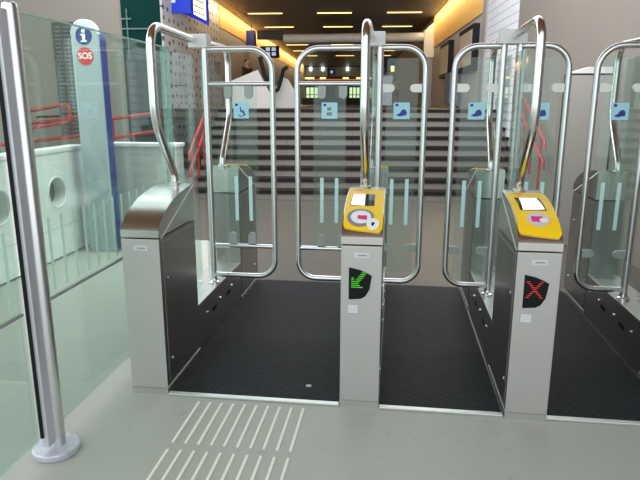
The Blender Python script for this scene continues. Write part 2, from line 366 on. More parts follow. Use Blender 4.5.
# beam and column across the hall
o = thing('ceiling_beam', 'pale grey round beam crossing the hall below the dark ceiling', 'beam', H(0, 20.4, 4.0), HA)
obj('beam_pipe', MB().tube([(-2.75, 0, 0), (2.55, 0, 0.03)], 0.165, 20), 'beam', o, smooth=True)
obj('end_box', MB().box(-3.75, -2.75, -.12, .2, -.02, .3), 'dark_wall', o)
o = thing('hall_column', 'lilac grey column with white head at the right end of the beam', 'column', H(2.74, 20.4, UF - .001), HA)
obj('shaft', MB().box(-.15, .17, -.2, .15, 0, 1.85), 'column', o, bevel=.01)
obj('head', MB().prism([(-.19, 1.8), (.19, 1.8), (.19, 3.05), (.16, 3.05), (-.19, 2.75)], (-.25, .18), lambda u, v, t: (u, t, v)), 'white_paint', o, bevel=.01)

# ------------------------------------------------------------------ gates
Y_END, CW, PIV = 2.2, 0.210, 1.04
PROF = [(0.0, 0.905), (0.0, 0.943), (0.02, 0.968), (0.05, 0.993), (0.085, 1.014), (0.13, 1.037), (0.19, 1.061), (0.26, 1.082), (0.35, 1.099), (0.45, 1.112), (0.57, 1.12)]
def rail(s, pts=PROF[1:]):
    acc = 0
    for (y0, z0), (y1, z1) in zip(pts, pts[1:]):
        L = math.hypot(y1 - y0, z1 - z0)
        if acc + L >= s or (y1, z1) == pts[-1]:
            t = (s - acc) / L; return (y0 + (y1 - y0) * t, z0 + (z1 - z0) * t, (y1 - y0) / L, (z1 - z0) / L)
        acc += L
def surf(x, s, h):
    """a point of the curved cabinet top: x across, s up the slope, h above the skin (smooth tangent)"""
    y, z, _, _ = rail(s); a = rail(max(0, s - .04)); b = rail(s + .04)
    t = Vector((b[0] - a[0], b[1] - a[1])).normalized()
    return (x, y - t.y * h, z + t.x * h)
def s_of_y(yy):
    lo, hi = 0, .7
    for _ in range(40):
        m = (lo + hi) / 2
        if rail(m)[0] < yy: lo = m
        else: hi = m
    return lo
def slab(pts, h0, h1, n=0):
    """thin plate following the curved top; pts polygon (x,s), subdivided along s strips"""
    mb = MB(); import_b = mb.b
    ss = sorted({p[1] for p in pts}); lo, hi = min(ss), max(ss); k = max(1, min(40, int((hi - lo) / .004))); lv = [lo + (hi - lo) * i / k for i in range(k + 1)]
    def xr(s):
        xs = []
        for (x0, s0), (x1, s1) in zip(pts, pts[1:] + pts[:1]):
            if abs(s1 - s0) < 1e-9:
                if abs(s - s0) < 1e-6: xs += [x0, x1]
            elif min(s0, s1) - 1e-7 <= s <= max(s0, s1) + 1e-7: xs.append(x0 + (x1 - x0) * (s - s0) / (s1 - s0))
        return min(xs), max(xs)
    rows = []
    for s in lv:
        a, b = xr(s); rows.append([import_b.verts.new(surf(x, s, h)) for x, h in ((a, h0), (b, h0), (b, h1), (a, h1))])
    for r0, r1 in zip(rows, rows[1:]):
        for j in range(4): import_b.faces.new((r0[j], r0[(j + 1) % 4], r1[(j + 1) % 4], r1[j]))
    import_b.faces.new(rows[0]); import_b.faces.new(rows[-1][::-1])
    return mb
def ell(cx, cs, rx, rs, n=28): return [(cx + rx * math.cos(2 * PI * i / n), cs + rs * math.sin(2 * PI * i / n)) for i in range(n)]
def rot_led(rows, x0, z0, px, pz):
    mb = MB()
    for j, row in enumerate(rows):
        i = 0
        while i < len(row):
            if row[i] == '#':
                k = i
                while k < len(row) and row[k] == '#': k += 1
                mb.box(x0 + i * px, x0 + k * px - px * .15, -.006, -.004, z0 - j * pz - pz * .45, z0 - j * pz); i = k
            else: i += 1
    return mb
ARROW = ['.......####', '......####.', '.....####..', '##..####...', '##.####....', '######.....', '#####......', '######.....', '########...']
CROSS = ['##......##.', '.##....##..', '..##..##...', '...####....', '....##.....', '...####....', '..##..##...', '.##....##..', '##......##.']

def cabinet(g, c, end, reader, display):
    """one of the two upright cabinets of a gate; end=0 near, 1 far (mirrored)"""
    Yf = (lambda y: y) if end == 0 else (lambda y: Y_END - y)
    a, b = -CW / 2, CW / 2
    mir = Matrix(((1, 0, 0, 0), (0, 1, 0, 0), (0, 0, 1, 0), (0, 0, 0, 1))) if end == 0 else Matrix(((-1, 0, 0, 0), (0, -1, 0, Y_END), (0, 0, 1, 0), (0, 0, 0, 1)))
    def fin(mb): mb.b.transform(mir); return mb
    body = obj('cabinet', fin(MB().box(a + .004, b - .004, 0.004, .57, 0.035, .895)), 'steel_dark', g)
    obj('front_plate', fin(MB().box(a, b, -.001, .006, 0.04, .897)), 'steel_front', body, bevel=.003)
    obj('kick_plate', fin(MB().box(a, b, -.003, .57, 0, .036)), 'steel', body)
    for sx in (-1, 1):
        x0, x1 = (b - .004, b) if sx == 1 else (a, a + .004)
        obj('side_panel', fin(MB().box(x0, x1, .045, .555, .06, .872)), 'steel_dark', body, bevel=.002)
        lk = MB()
        for z in (.18, .66): lk.tube([((b if sx == 1 else a), .10, z), ((b if sx == 1 else a) + sx * .004, .10, z)], .008, 10)
        pieces('lock', fin(lk), 'tube', body)
    hood = MB().prism(PROF + [(.57, .905)], (a, b), lambda u, v, t: (t, u, v)); hd = obj('hood', fin(hood), 'hood_steel', g, smooth=True, sharp=30)
    tr = MB()
    for sx in (a - .001, b - .003): tr.prism([(.03, .897), (.045, .897), (.57, 1.105), (.57, 1.116), (.55, 1.112)], (sx, sx + .004), lambda u, v, t: (t, u, v))
    pieces('trim_edge', fin(tr), 'white_paint', hd)
    if reader:
        s0, s1 = s_of_y(.024), s_of_y(.465)
        P = [(a + .006, s0 + .012), (a + .03, s0), (0, s0 - .012), (b - .03, s0 - .02), (b - .008, s0 - .006), (b - .004, s0 + .05), (b - .006, s1 - .02), (b - .02, s1), (a + .02, s1), (a + .008, s1 - .02)]
        P = [(a + .006, s0 + .03), (a + .02, s0 + .006), (b - .02, s0 - .012), (b - .004, s0 + .012), (b - .003, s1 - .03), (b - .018, s1), (a + .02, s1), (a + .005, s1 - .03)]
        r = obj('card_reader', fin(slab(P, .0005, .008)), 'yellow', g, smooth=True, label='bright yellow card reader panel')
        if end == 0:
            if reader == 'check':   # screen with card symbol and small round button
                ys, ye = s_of_y(.195), s_of_y(.355)
                obj('screen', slab([(-.075, ys), (.052, ys + .0), (.052, ye), (-.07, ye)], .0083, .0095), 'screen', r)
                obj('screen_image', slab([(-.072, ys + .006), (.002, ys + .0), (-.002, ye - .004), (-.068, ye - .006)], .0096, .0105), 'paper', r)
                rc = s_of_y(.098)
                obj('reader_ring', slab(ell(-.014, rc, .070, .072), .0083, .0102), 'ring', r, smooth=True)
                obj('reader_face', slab(ell(-.012, rc, .052, .052), .0104, .0115), 'white', r, smooth=True)
                obj('card_symbol', slab([(-.028, rc - .018), (.02, rc - .026), (.02, rc + .010), (-.03, rc + .010)], .0117, .0125), 'magenta', r)
                obj('round_button', slab(ell(.052, rc - .052, .033, .040), .0118, .0135), 'white', r, smooth=True)
                obj('button_symbol', slab([(.044, rc - .064), (.054, rc - .068), (.062, rc - .046), (.046, rc - .042)], .0137, .0145), 'black', r)
            else:
                ys, ye = s_of_y(.195), s_of_y(.36)
                obj('screen', slab([(-.068, ys), (.062, ys), (.056, ye), (-.07, ye)], .0083, .0095), 'screen', r)
                obj('screen_image', slab([(-.055, ys + .003), (.054, ys + .010), (.042, ye - .006), (-.048, ye - .006)], .0096, .0105), 'paper', r)
                rc = s_of_y(.12)
                obj('reader_ring', slab(ell(.004, rc, .052, .058), .0083, .0102), 'label', r, smooth=True)
                obj('card_symbol', slab([(-.028, rc - .024), (.03, rc - .026), (.028, rc + .022), (-.028, rc + .022)], .0104, .0115), 'magenta', r)
                obj('hand_symbol', slab(ell(.03, rc - .012, .022, .018, 14), .0117, .0125), 'white', r)
            mk = slab([(-.062, s_of_y(.43)), (-.02, s_of_y(.43)), (-.02, s_of_y(.442)), (-.062, s_of_y(.442))], .0083, .0092)
            obj('small_print', mk, 'brown', r)
    if end == 0 and display:
        dp = [(-.063, .612), (-.001, .617), (.022, .630), (.044, .668), (.055, .742), (.03, .756), (-.008, .772), (-.063, .784)]
        d = obj('direction_display', MB().prism(dp, (-.004, -.0005), lambda u, v, t: (u, t, v)), 'black', g)
        if display == 'arrow': obj('arrow_lights', rot_led(ARROW, -.050, .760, .0075, .0098), 'green_led', d, label='green arrow of lights pointing down left')
        else: obj('cross_lights', rot_led(CROSS, -.052, .752, .0082, .0100), 'red_led', d, label='red cross of lights')
        lb = obj('square_label', MB().box(-.07, -.012, -.0025, -.001, .535, .585), 'label_line', g)
        obj('label_face', MB().box(-.068, -.014, -.003, -.0024, .537, .583), 'label', lb)
    if end == 0:
        lb = obj('maker_label', MB().box(-.036, .038, -.0025, -.001, .836, .862), 'label', g)
        obj('label_print', MB().box(-.018, .028, -.003, -.0026, .844, .852), 'label_line', lb)

def tube_path(end):
    f = (lambda y: y) if end == 0 else (lambda y: 2 * PIV - y + 0.02)
    p = [(0, .545, 1.10), (0, .545, 1.17), (0, .30, 1.50), (0, .30, 2.015), (0, PIV - .02, 2.0)]
    p = fillet(p, [.12, .30, .12], 8)
    return [(q[0], f(q[1]), q[2]) for q in p]

def sticker(parent, x, z, kind, y=-.012):
    s = obj('sticker', MB().box(x - .052, x + .052, y - .001, y, z - .052, z + .052), 'sticker', parent)
    F = lambda u, v, t: (x + u, t, z + v)
    m = MB().prism([(-.04, .028), (-.022, .028), (-.022, .044), (-.04, .044)], (y - .002, y - .001), F)
    if kind == 'chair':
        n = 14
        for i in range(n):     # wheel ring, drawn as a ring of wedges
            a0, a1 = -2.6 + i * .28, -2.6 + (i + 1) * .28
            if i > 11: break
            m.prism([(.0 + .024 * math.cos(a0), -.018 + .024 * math.sin(a0)), (.0 + .024 * math.cos(a1), -.018 + .024 * math.sin(a1)), (.018 * math.cos(a1), -.018 + .018 * math.sin(a1)), (.018 * math.cos(a0), -.018 + .018 * math.sin(a0))], (y - .002, y - .001), F)
        m.prism([(-.008, .024), (-.001, .024), (.002, -.008), (-.006, -.008)], (y - .002, y - .001), F)
        m.prism([(-.004, .004), (.016, .002), (.016, -.004), (-.004, -.002)], (y - .002, y - .001), F)
        m.prism([(-.002, -.006), (.018, -.006), (.030, -.030), (.022, -.034), (.012, -.014), (-.002, -.012)], (y - .002, y - .001), F)
        obj('wheelchair_symbol', m, 'navy', s)
    elif kind == 'case':
        obj('corner_mark', m, 'navy', s)
        m = MB().prism([(-.016, .0), (.012, .0), (.012, .022), (-.016, .022)], (y - .002, y - .001), F).prism([(-.018, -.032), (.016, -.032), (.016, -.010), (-.018, -.010)], (y - .002, y - .001), F)
        obj('luggage_symbol', m, 'ring', s)
    else:
        m.prism([(-.034, -.026), (-.012, -.016), (.0, .004), (.012, .010), (.026, .006), (.034, -.012), (.030, -.028), (.0, -.032)], (y - .002, y - .001), F)
        m.prism([(-.034, -.026), (-.004, -.032), (.012, -.036), (-.02, -.034)], (y - .0025, y - .002), F)
        obj('hand_symbol', m, 'navy', s)
    return s

def leaf(g, px, sgn, width, wide, stick, lab):
    """door leaf: rounded tube frame, glass and fittings. px post x (local), sgn +1 to the right"""
    r = .019; z0, z1 = .40, 1.946; xo = px + sgn * width; Y = PIV
    path = fillet([(px + sgn * .01, Y, z1), (xo, Y, z1), (xo, Y, z0), (px + sgn * .01, Y, z0)], [.145, .12], 10)
    lf = obj('gate_leaf', MB().tube(path, r, 14), 'tube_satin', g, smooth=True, label=lab)
    gz0, gz1 = (.64, 1.71) if wide else (.47, 1.88)
    gx0, gx1 = (px + sgn * .13, px + sgn * .345) if wide else (px + sgn * .045, xo - sgn * .045)
    if wide:
        cb = MB()
        for z in (1.724, .617): cb.tube([(px + sgn * .01, Y, z), (xo - sgn * .01, Y, z)], .015, 12)
        pieces('crossbar', cb, 'tube_satin', lf, smooth=True)
        cl = MB()
        for xx in (px + sgn * .15, px + sgn * .29):
            for z, s in ((1.66, 1), (.685, -1)):
                cl.prism([(xx - .027, z + s * .05), (xx + .027, z + s * .05)] + [(xx + .027 * math.cos(t), z - s * .005 - s * .027 * math.sin(t)) for t in [PI * i / 8 for i in range(9)]], (Y - .012, Y + .012), lambda u, v, t: (u, t, v))
        pieces('glass_clamp', cl, 'clamp_glass', lf)
    else:
        for z, cm_ in ((1.695, 'clamp'), (.64, 'clamp_glass')):
            cl = MB()
            for xx, s in ((px + sgn * .02, sgn), (xo - sgn * .02, -sgn)):
                cl.prism([(xx, z - .026)] + [(xx + s * (.05 + .026 * math.sin(t)), z - .026 * math.cos(t)) for t in [PI * i / 8 for i in range(9)]] + [(xx, z + .026)], (Y - .012, Y + .012), lambda u, v, t: (u, t, v))
            pieces('glass_clamp', cl, cm_, lf)
    gp = obj('glass_panel', MB().box(min(gx0, gx1), max(gx0, gx1), Y - .004, Y + .004, gz0, gz1), 'glass', lf)
    cx = (gx0 + gx1) / 2; bm = MB()
    for d in (-.05, .05): bm.box(cx + d - .012, cx + d + .012, Y - .0055, Y - .0045, .80, 1.11)
    pieces('glass_marking', bm, 'bar_print', lf, label='two pale upright bars printed on the glass')
    sticker(lf, cx + (0.0), 1.553, stick, Y - .007)
    return lf

D('clamp_glass', mat('clamp_translucent', (0.36, 0.40, 0.38), 0.4))
def post(g, px):
    p = obj('hinge_post', MB().tube([(px, PIV, .35), (px, PIV, 1.975)], .021, 16), 'tube_satin', g, smooth=True)
    obj('post_foot', MB().lathe([(.04, 0), (.042, .012), (.026, .02), (.024, .035)], (px, PIV, .336), 20), 'tube', p, smooth=True)

def gate(label, x0, reader, far_reader, display, left, right, tx=0.0, gy=0.0):
    """left/right: None or dict(post offset, width, wide, sticker)"""
    c = x0 + CW / 2
    g = thing('ticket_gate', label, 'ticket gate', (c, gy, 0), 0, 'ticket gates in a row')
    cabinet(g, c, 0, reader, display); cabinet(g, c, 1, far_reader, None)
    a, b = -CW / 2, CW / 2
    pl = obj('plinth', MB().box(a + .004, b - .004, .57, Y_END - .57, 0, .322), 'steel_dark', g)
    obj('plinth_top', MB().box(a, b, .571, Y_END - .571, .322, .335), 'alu', pl, bevel=.002)
    rv = MB()
    for sx in (a + .002, b - .002):
        for yy in (.75, 1.05, 1.35, 1.55):
            rv.tube([(sx - .004, yy, .22), (sx + .004, yy, .22)], .008, 8)
    pieces('plinth_bolt', rv, 'tube', pl)
    sl = MB()
    for sx in (a + .003, b - .005):
        for yy in (.85, 1.2): sl.box(sx, sx + .002, yy, yy + .10, .18, .21)
    pieces('sensor_window', sl, 'black', pl)
    # fixed side glass either side of the hinge posts
    for y0, y1 in ((.60, .97), (1.12, 1.60)):
        p = obj('side_glass', MB().box(-.005, .005, y0, y1, .345, 1.90), 'glass', g)
    gb = MB()
    for z in (.47, .62, 1.0): gb.tube([(-.02, .60, z), (.02, .60, z)], .016, 12).tube([(0, .565, z), (0, .60, z)], .008, 8)
    pieces('glass_bolt', gb, 'tube', g, smooth=True)
    for e in (0, 1):
        t = obj('guard_tube', MB().tube([(q[0] + tx, q[1], q[2]) for q in tube_path(e)], .0245, 18), 'tube', g, smooth=True)
        obj('tube_collar', MB().lathe([(.034, 0), (.034, .012), (.027, .016)], (tx, tube_path(e)[0][1], 1.117), 20), 'steel', t, smooth=True)
    xs = [s['post'] for s in (left, right) if s]
    obj('head_bracket', MB().box(min(xs + [0]) - .035, max(xs + [0]) + .03, PIV - .045, PIV + .055, 1.955, 2.04), 'white_paint', g, bevel=.004)
    for s, sgn in ((left, -1), (right, 1)):
        if s: post(g, s['post']); leaf(g, s['post'], sgn, s['w'], s['wide'], s['st'], s['lab'])
    return g
gate('grey steel gate cabinet without yellow reader in front, leftmost, wide leaf with wheelchair sticker', -1.178, None, 'plain', None,
     None, dict(post=.062, w=.452, wide=True, st='chair', lab='wide leaf with wheelchair sticker'))
gate('ticket gate with yellow reader and green arrow lights, between the two black mat lanes', 0.0, 'check', 'plain', 'arrow',
     dict(post=-.045, w=.452, wide=True, st='case', lab='wide leaf with luggage sticker'), dict(post=.042, w=.290, wide=False, st='hand', lab='narrow leaf with hand sticker'), tx=-.014)
gate('ticket gate with yellow reader and red cross lights', 0.865, 'plain', 'plain', 'cross',
     dict(post=-.062, w=.292, wide=False, st='hand', lab='narrow leaf on the left'), dict(post=.035, w=.298, wide=False, st='hand', lab='narrow leaf on the right'), tx=-.012, gy=-.022)
gate('ticket gate at the right edge with only its leaf and far cabinet showing', 1.743, 'plain', None, 'arrow',
     dict(post=-.060, w=.312, wide=False, st='hand', lab='narrow leaf'), None)

# rubber mats in the lanes, with aluminium edge
for i, (xa, xb, lb) in enumerate(((-.965, -.004, 'wide black rubber floor mat left of the green arrow gate'), (.212, .858, 'black rubber floor mat between the green arrow and red cross gates'), (1.077, 1.736, 'black rubber floor mat right of the red cross gate'))):
    t = thing('floor_mat', lb, 'mat', ((xa + xb) / 2, 0, 0), 0, 'rubber mats in the gate lanes'); h = (xb - xa) / 2
    obj('rubber_sheet', MB().box(-h, h, .02, 2.19, 0, .012), 'rubber', t)
    obj('metal_edge', MB().box(-h, h, -.012, .02, 0, .014), 'alu', t, bevel=.003)
obj('washer', MB().lathe([(.014, 0), (.018, .002), (.014, .004)], (0, 0, 0), 16), 'steel_dark', None, (-.195, .18, .012), label='small round metal washer lying on the wide black mat', cat='washer')

# tactile floor strips
srcs = None
for row, (ya, yb) in enumerate(((-.455, -.058), (-.91, -.515))):
    for k in range(10):
        x = -.768 + k * .0643
        o = obj('guide_strip', MB().box(-.007, .007, 0, yb - ya, 0, .004), 'paint_line', None, (x, ya, 0)) if row == 0 and k == 0 else None
        if o: srcs = o
        else: o = srcs.copy(); C.objects.link(o); o.location = (x, ya, 0)
        o['category'] = 'floor strip'; o['group'] = 'tactile guide strips of the %s row' % ('far' if row == 0 else 'near')
        pos = ['leftmost', 'second from left', 'third from left', 'fourth from left', 'fifth from left', 'fifth from right', 'fourth from right', 'third from right', 'second from right', 'rightmost'][k]
        o['label'] = 'cream floor strip, %s in the row %s' % (pos, 'by the mats' if row == 0 else 'nearer the viewer')

# ------------------------------------------------------------------ glass fence with steel pole
FX = -1.31
f = thing('glass_fence', 'tall clear glass fence panel behind the steel pole, running towards the stairs', 'glass fence', (FX, .5, 0))
def fence_panel(t, ya, yb, marks):
    oy = t.location.y
    up = obj('upper_glass', MB().box(-.006, .006, ya - oy, yb - oy, .720, 1.965), 'glass_fence', t)
    obj('top_edge', MB().box(-.006, .006, ya - oy, yb - oy, 1.9655, 1.972), 'glass_edge', up)
    lo = obj('lower_glass', MB().box(-.006, .006, ya - oy, yb - oy, .10, .708), 'glass_fence', t)
    obj('joint', MB().box(-.007, .007, ya - oy, yb - oy, .708, .7195), 'label_line', t)
    bm = MB()
    for y in marks: bm.box(.0065, .008, y - .011 - oy, y + .011 - oy, .75, 1.09)
    pieces('glass_marking', bm, 'bar_print2', t, label='row of pale upright bars on the glass')
fence_panel(f, -.535, 1.10, [-.437 + .104 * i for i in range(14)])
obj('end_strip', MB().box(-.035, .02, 1.10, 1.13, .0, 1.97).box(-.055, .05, 1.09, 1.15, .0, .02), 'glass_band', f).location.y = -.5
f2 = thing('glass_fence', 'glass fence panel in front of the steel pole at the left edge', 'glass fence', (FX, -1.4, 0))
fence_panel(f2, -2.2, -.685, [-.755 - .104 * i for i in range(12)])
p = thing('fence_pole', 'thick round steel pole with round zinc foot holding the glass fence', 'pole', (FX + .030, -.575, 0))
obj('pole_tube', MB().lathe([(.0325, .02), (.0325, 1.965), (.028, 1.985), (.015, 1.993)], (0, 0, 0), 28), 'tube_satin', p, smooth=True)
obj('glass_channel', MB().box(-.026, .006, -.085, -.026, .06, 1.96), 'channel', p, bevel=.003)
obj('rubber_gasket', MB().box(-.026, -.012, -.093, -.0855, .11, 1.96), 'black', p)
obj('foot_disc', MB().lathe([(.100, 0), (.106, .004), (.106, .026), (.100, .032), (.04, .034)], (-.006, -.012, 0), 40), 'zinc', p, smooth=True)

# ------------------------------------------------------------------ white parapet with round openings
pz = 1.10
p1 = thing('white_parapet', 'white panel parapet with round openings behind the glass fence', 'parapet', (-3.2, 2.3, 0))
mb = MB()
def wall_cell(mb, y0, y1, z0, z1, cy, cz, r, x0, x1, n=32):
    per = []; cir = []
    angs = sorted([2 * PI * i / n for i in range(n)] + [math.atan2(z - cz, y - cy) % (2 * PI) for y in (y0, y1) for z in (z0, z1)])
    for a in angs:
        dy, dz = math.cos(a), math.sin(a); t = min([(y1 - cy) / dy if dy > 1e-9 else 1e9, (y0 - cy) / dy if dy < -1e-9 else 1e9, (z1 - cz) / dz if dz > 1e-9 else 1e9, (z0 - cz) / dz if dz < -1e-9 else 1e9])
        per.append((cy + dy * t, cz + dz * t)); cir.append((cy + dy * r, cz + dz * r))
    n = len(angs)
    V = {(k, x): [mb.b.verts.new((x, q[0], q[1])) for q in L] for k, L in (('p', per), ('c', cir)) for x in (x0, x1)}
    for i in range(n):
        j = (i + 1) % n
        for x in (x0, x1): mb.b.faces.new((V['p', x][i], V['p', x][j], V['c', x][j], V['c', x][i]))
        mb.b.faces.new((V['c', x0][i], V['c', x0][j], V['c', x1][j], V['c', x1][i])); mb.b.faces.new((V['p', x0][i], V['p', x0][j], V['p', x1][j], V['p', x1][i]))
for cy in (2.725, 1.81): wall_cell(mb, cy - .4575 - 2.3, cy + .4575 - 2.3, .02, pz, cy - 2.3, .70, .158, -.14, 0)
mb.box(-.14, 0, .8826, 1.00, .02, pz).box(-.14, 0, -1.6, -.9476, .02, pz)
body = obj('panel', mb, 'parapet', p1)
obj('capping', MB().box(-.16, .015, -1.6, 1.02, pz, pz + .05), 'white_paint', p1, bevel=.01)
for cy in (2.725, 1.81):
    rg = MB(); n = 32
    rg.tube([(.0, cy - 2.3 + .158 * math.cos(2 * PI * i / n), .70 + .158 * math.sin(2 * PI * i / n)) for i in range(n + 1)], .011, 8, False)
    obj('opening_rim', rg, 'white_paint', p1, smooth=True)
    obj('opening_back', MB().tube([(-.135, cy - 2.3, .70), (-.125, cy - 2.3, .70)], .157, 32), 'steel_dark', p1)
obj('panel_seam', MB().box(.0005, .003, -1.6, 1.0, .33, .338), 'label', p1)
p2 = thing('grey_parapet', 'long pale grey parapet wall running from the info pillar to the stairs', 'parapet', (-2.6, 3.52, 0))
obj('panel', MB().box(-.62, .46, -.06, .06, 0, 1.12), 'parapet2', p2)
obj('capping', MB().box(-.64, .48, -.08, .08, 1.12, 1.165), 'white_paint', p2, bevel=.01)

# information pillar
ip = thing('information_pillar', 'tall pale pillar with blue side, blue information disc and red SOS disc', 'information pillar', (-2.935, 3.10, 0))
hw = .14
def arch(zt, h=hw): return [(-h, 0), (h, 0)] + [(h * math.cos(t), zt - h + h * math.sin(t)) for t in [PI * i / 20 for i in range(21)]]
pb = obj('pillar_panel', MB().prism(arch(2.425), (-.05, 0), lambda u, v, t: (u, t, v)), 'pillar', ip)
obj('pillar_core', MB().prism(arch(2.35, hw - .004), (0, .15), lambda u, v, t: (u, t, v)), 'blue', ip)
obj('rim', MB().prism(arch(2.432, hw + .006)[2:], (-.045, .012), lambda u, v, t: (u, t, v)), 'white_paint', ip)
def disc(nm, z, r, m, y=-.056): return obj(nm, MB().tube([(0, y + .006, z), (0, y, z)], r, 36), m, ip)
d1 = disc('information_disc', 2.27, .088, 'blue'); d2 = disc('sos_disc', 2.07, .088, 'sos_red')
RX = Matrix.Rotation(PI / 2, 4, 'X')
b1 = MB().tube([(0, -.058, 2.315), (0, -.0565, 2.315)], .020, 20).prism([(-.034, 2.288), (.018, 2.288), (.018, 2.222), (.034, 2.222), (.034, 2.208), (-.034, 2.208), (-.034, 2.222), (-.016, 2.222), (-.016, 2.274), (-.034, 2.274)], (-.058, -.0565), lambda u, v, t: (u, t, v))
obj('letter_i', b1, 'white', d1)
text_part('letters_sos', 'SOS', .088, 'white', d2, Matrix.Translation((0, -.058, 2.07)) @ RX, .001, .0022)
obj('foot_plate', MB().box(-.20, .22, -.10, .30, 0, .012), 'steel', ip)

# ------------------------------------------------------------------ red handrails
def rails(label, pts_list, loc, rotz=0):
    t = thing('red_handrail', label, 'handrail', loc, rotz)
    for pts, rad in pts_list: obj('rail', MB().tube(fillet(pts, [rad] * (len(pts) - 2)), .026, 10), 'red', t, smooth=True)
    return t
t = rails('red looped handrail on the beige wall at the left', [([(-.72, 0, 1.47), (-.10, 0, 1.57), (0, 0, 1.565), (0, 0, 1.33), (-.25, 0, 1.29), (-.95, 0, 1.18)], .05)], (-4.53, 5.4, 0))
pieces('bracket', MB().box(-.11, -.08, 0, .58, 1.42, 1.45).box(-.54, -.51, 0, .58, 1.38, 1.41), 'black', t)
t = rails('red handrails crossing behind the information pillar', [([(-.62, 0, 1.26), (.5, 0, 1.40)], 0), ([(-.9, 0, .96), (.5, 0, 1.12)], 0)], (-4.95, 5.55, 0))
pieces('bracket', MB().box(-.3, -.27, 0, .44, 1.28, 1.31).box(.36, .39, 0, .44, 1.36, 1.39), 'black', t)
t = rails('pair of red handrails in the dark opening right of the information pillar', [([(-.3, 0, 1.37), (.35, 0, 1.45), (.5, 0, 1.475)], 0), ([(-.3, 0, 1.09), (.35, 0, 1.19), (.5, 0, 1.225)], 0)], (-3.62, 5.4, 0))
pieces('rail_post', MB().tube([(.48, 0, 0), (.48, 0, 1.46)], .02, 10).tube([(-.25, 0, 0), (-.25, 0, 1.37)], .02, 10), 'red', t)
def stair_rail(label, x, dx, y0, y1, z0, z1):
    t = thing('red_handrail', label, 'handrail', H(x, y0, 0), HA)
    for dz in (0, -.28):
        pts = fillet([(0, 0, z0 + dz - .12), (0, 0.02, z0 + dz), (0, y1 - y0, z1 + dz)], [.08]); obj('rail', MB().tube(pts, .024, 10), 'red', t, smooth=True)
    pm = MB()
    n = 4
    for i in range(n):
        f_ = (i + .4) / n; yy = (y1 - y0) * f_; zz = z0 + (z1 - z0) * f_
        pm.tube([(0, yy, zz - .86), (0, yy, zz)], .018, 8)
    pieces('baluster', pm, 'red', t)
stair_rail('red stair handrail along the left side of the stairs', -2.66, 0, 6.6, 8.2, .80, 1.68)
stair_rail('red stair handrail along the right side of the stairs', 2.76, 0, 5.7, 7.6, 1.07, 1.98)

# ------------------------------------------------------------------ vent, cabinet and other wall items
v = thing('ventilation_grille', 'tall dark ventilation grille in the beige wall beside the information pillar', 'grille', (-4.86, 5.998, 0))
obj('slats', MB().box(-.13, .16, -.03, 0, 1.1, 2.78), 'vent', v); pieces('grille_frame', MB().box(-.16, -.13, -.035, 0, 1.08, 2.8).box(.16, .19, -.035, 0, 1.08, 2.8).box(-.13, .16, -.035, 0, 2.78, 2.8), 'dark_wall', v)
cb = thing('grey_cabinet', 'large beige grey metal cabinet against the right wall', 'cabinet', H(2.385, 3.85, 0), HA)
obj('body', MB().box(.012, .49, 0, .2, 0, 1.925), 'cab', cb, bevel=.004)
pieces('door_edge', MB().box(0, .012, -.004, .19, .0, 1.92).box(.012, .49, -.004, -.001, 1.905, 1.918), 'black', cb)
obj('roof', MB().prism([(0, 1.926), (.49, 1.926), (.49, 1.99), (.22, 1.99)], (.02, .18), lambda u, v, t: (u, t, v)), 'label', cb)

# lit display boxes on the right hall wall
for y0, y1, lb in ((11.7, 13.6, 'black edged lit poster case on the right hall wall, nearer one'), (15.4, 17.2, 'black edged lit poster case on the right hall wall, farther one')):
    t = thing('poster_case', lb, 'poster case', H(2.92, y0, 2.38), HA, None)
    obj('case_body', MB().box(-.16, -.001, 0, y1 - y0, 0, 1.05), 'black', t, bevel=.01)
    obj('lit_poster', MB().box(-.17, -.16, .06, y1 - y0 - .12, .12, .92), 'brass', t)
t = thing('wall_box', 'blue grey box below the poster cases on the right hall wall', 'box', H(2.78, 13.9, UF), HA)
obj('body', MB().prism([(-.16, .12), (.14, .02), (.14, .95), (-.16, .95)], (0, .9), lambda u, v, t: (u, t, v)), 'bin', t)
obj('stand', MB().box(.04, .12, .3, .5, 0, .1), 'black', t)

# hanging signs
t = thing('hanging_sign', 'blue hanging sign at the top left corner of the hall', 'sign', H(-4.35, 12.0, 3.72), HA)
obj('sign_panel', MB().box(-.38, .34, -.06, .06, .02, .75), 'blue_sign', t); obj('sign_text_bar', MB().box(-.3, .0, -.065, -.061, .25, .33), 'white', t); pieces('hanger', MB().tube([(-.2, 0, .75), (-.2, 0, 1.9)], .012, 8).tube([(.2, 0, .75), (.2, 0, 1.9)], .012, 8), 'black', t)
t = thing('departure_screen', 'tilted blue framed departure screen with yellow rows, left wall', 'screen', H(-4.12, 13.0, 3.55), HA)
q = lambda u, v, tt: (u, tt, v)
obj('screen_frame', MB().prism([(-.5, .40), (.30, .02), (.30, .78), (-.5, .95)], (-.05, .1), q), 'blue_sign', t)
sf = obj('screen_face', MB().prism([(-.06, .30), (.26, .14), (.26, .72), (-.06, .84)], (-.058, -.051), q), 'screen_lit', t)
rw = MB()
for i in range(3): rw.prism([(-.05, .36 + i * .15), (.22, .24 + i * .15), (.22, .27 + i * .15), (-.05, .39 + i * .15)], (-.062, -.059), q)
obj('screen_rows', rw, 'navy', sf)
obj('side_emblem', MB().tube([(-.3, -.058, .56), (-.3, -.05, .56)], .09, 20), 'screen_lit', t); pieces('hanger', MB().tube([(-.1, 0, .8), (-.1, 0, 1.9)], .012, 8), 'black', t)
t = thing('hanging_sign', 'black hanging sign with pale blue pictograms under the ceiling', 'sign', H(-3.8, 24.0, 3.56), HA)
obj('sign_panel', MB().box(-.42, .42, -.05, .05, 0, .5), 'black', t)
ic = MB()
for x, z in ((-.08, .09), (.18, .09), (.18, .29), (-.08, .29)): ic.box(x - .09, x + .09, -.056, -.051, z, z + .15)
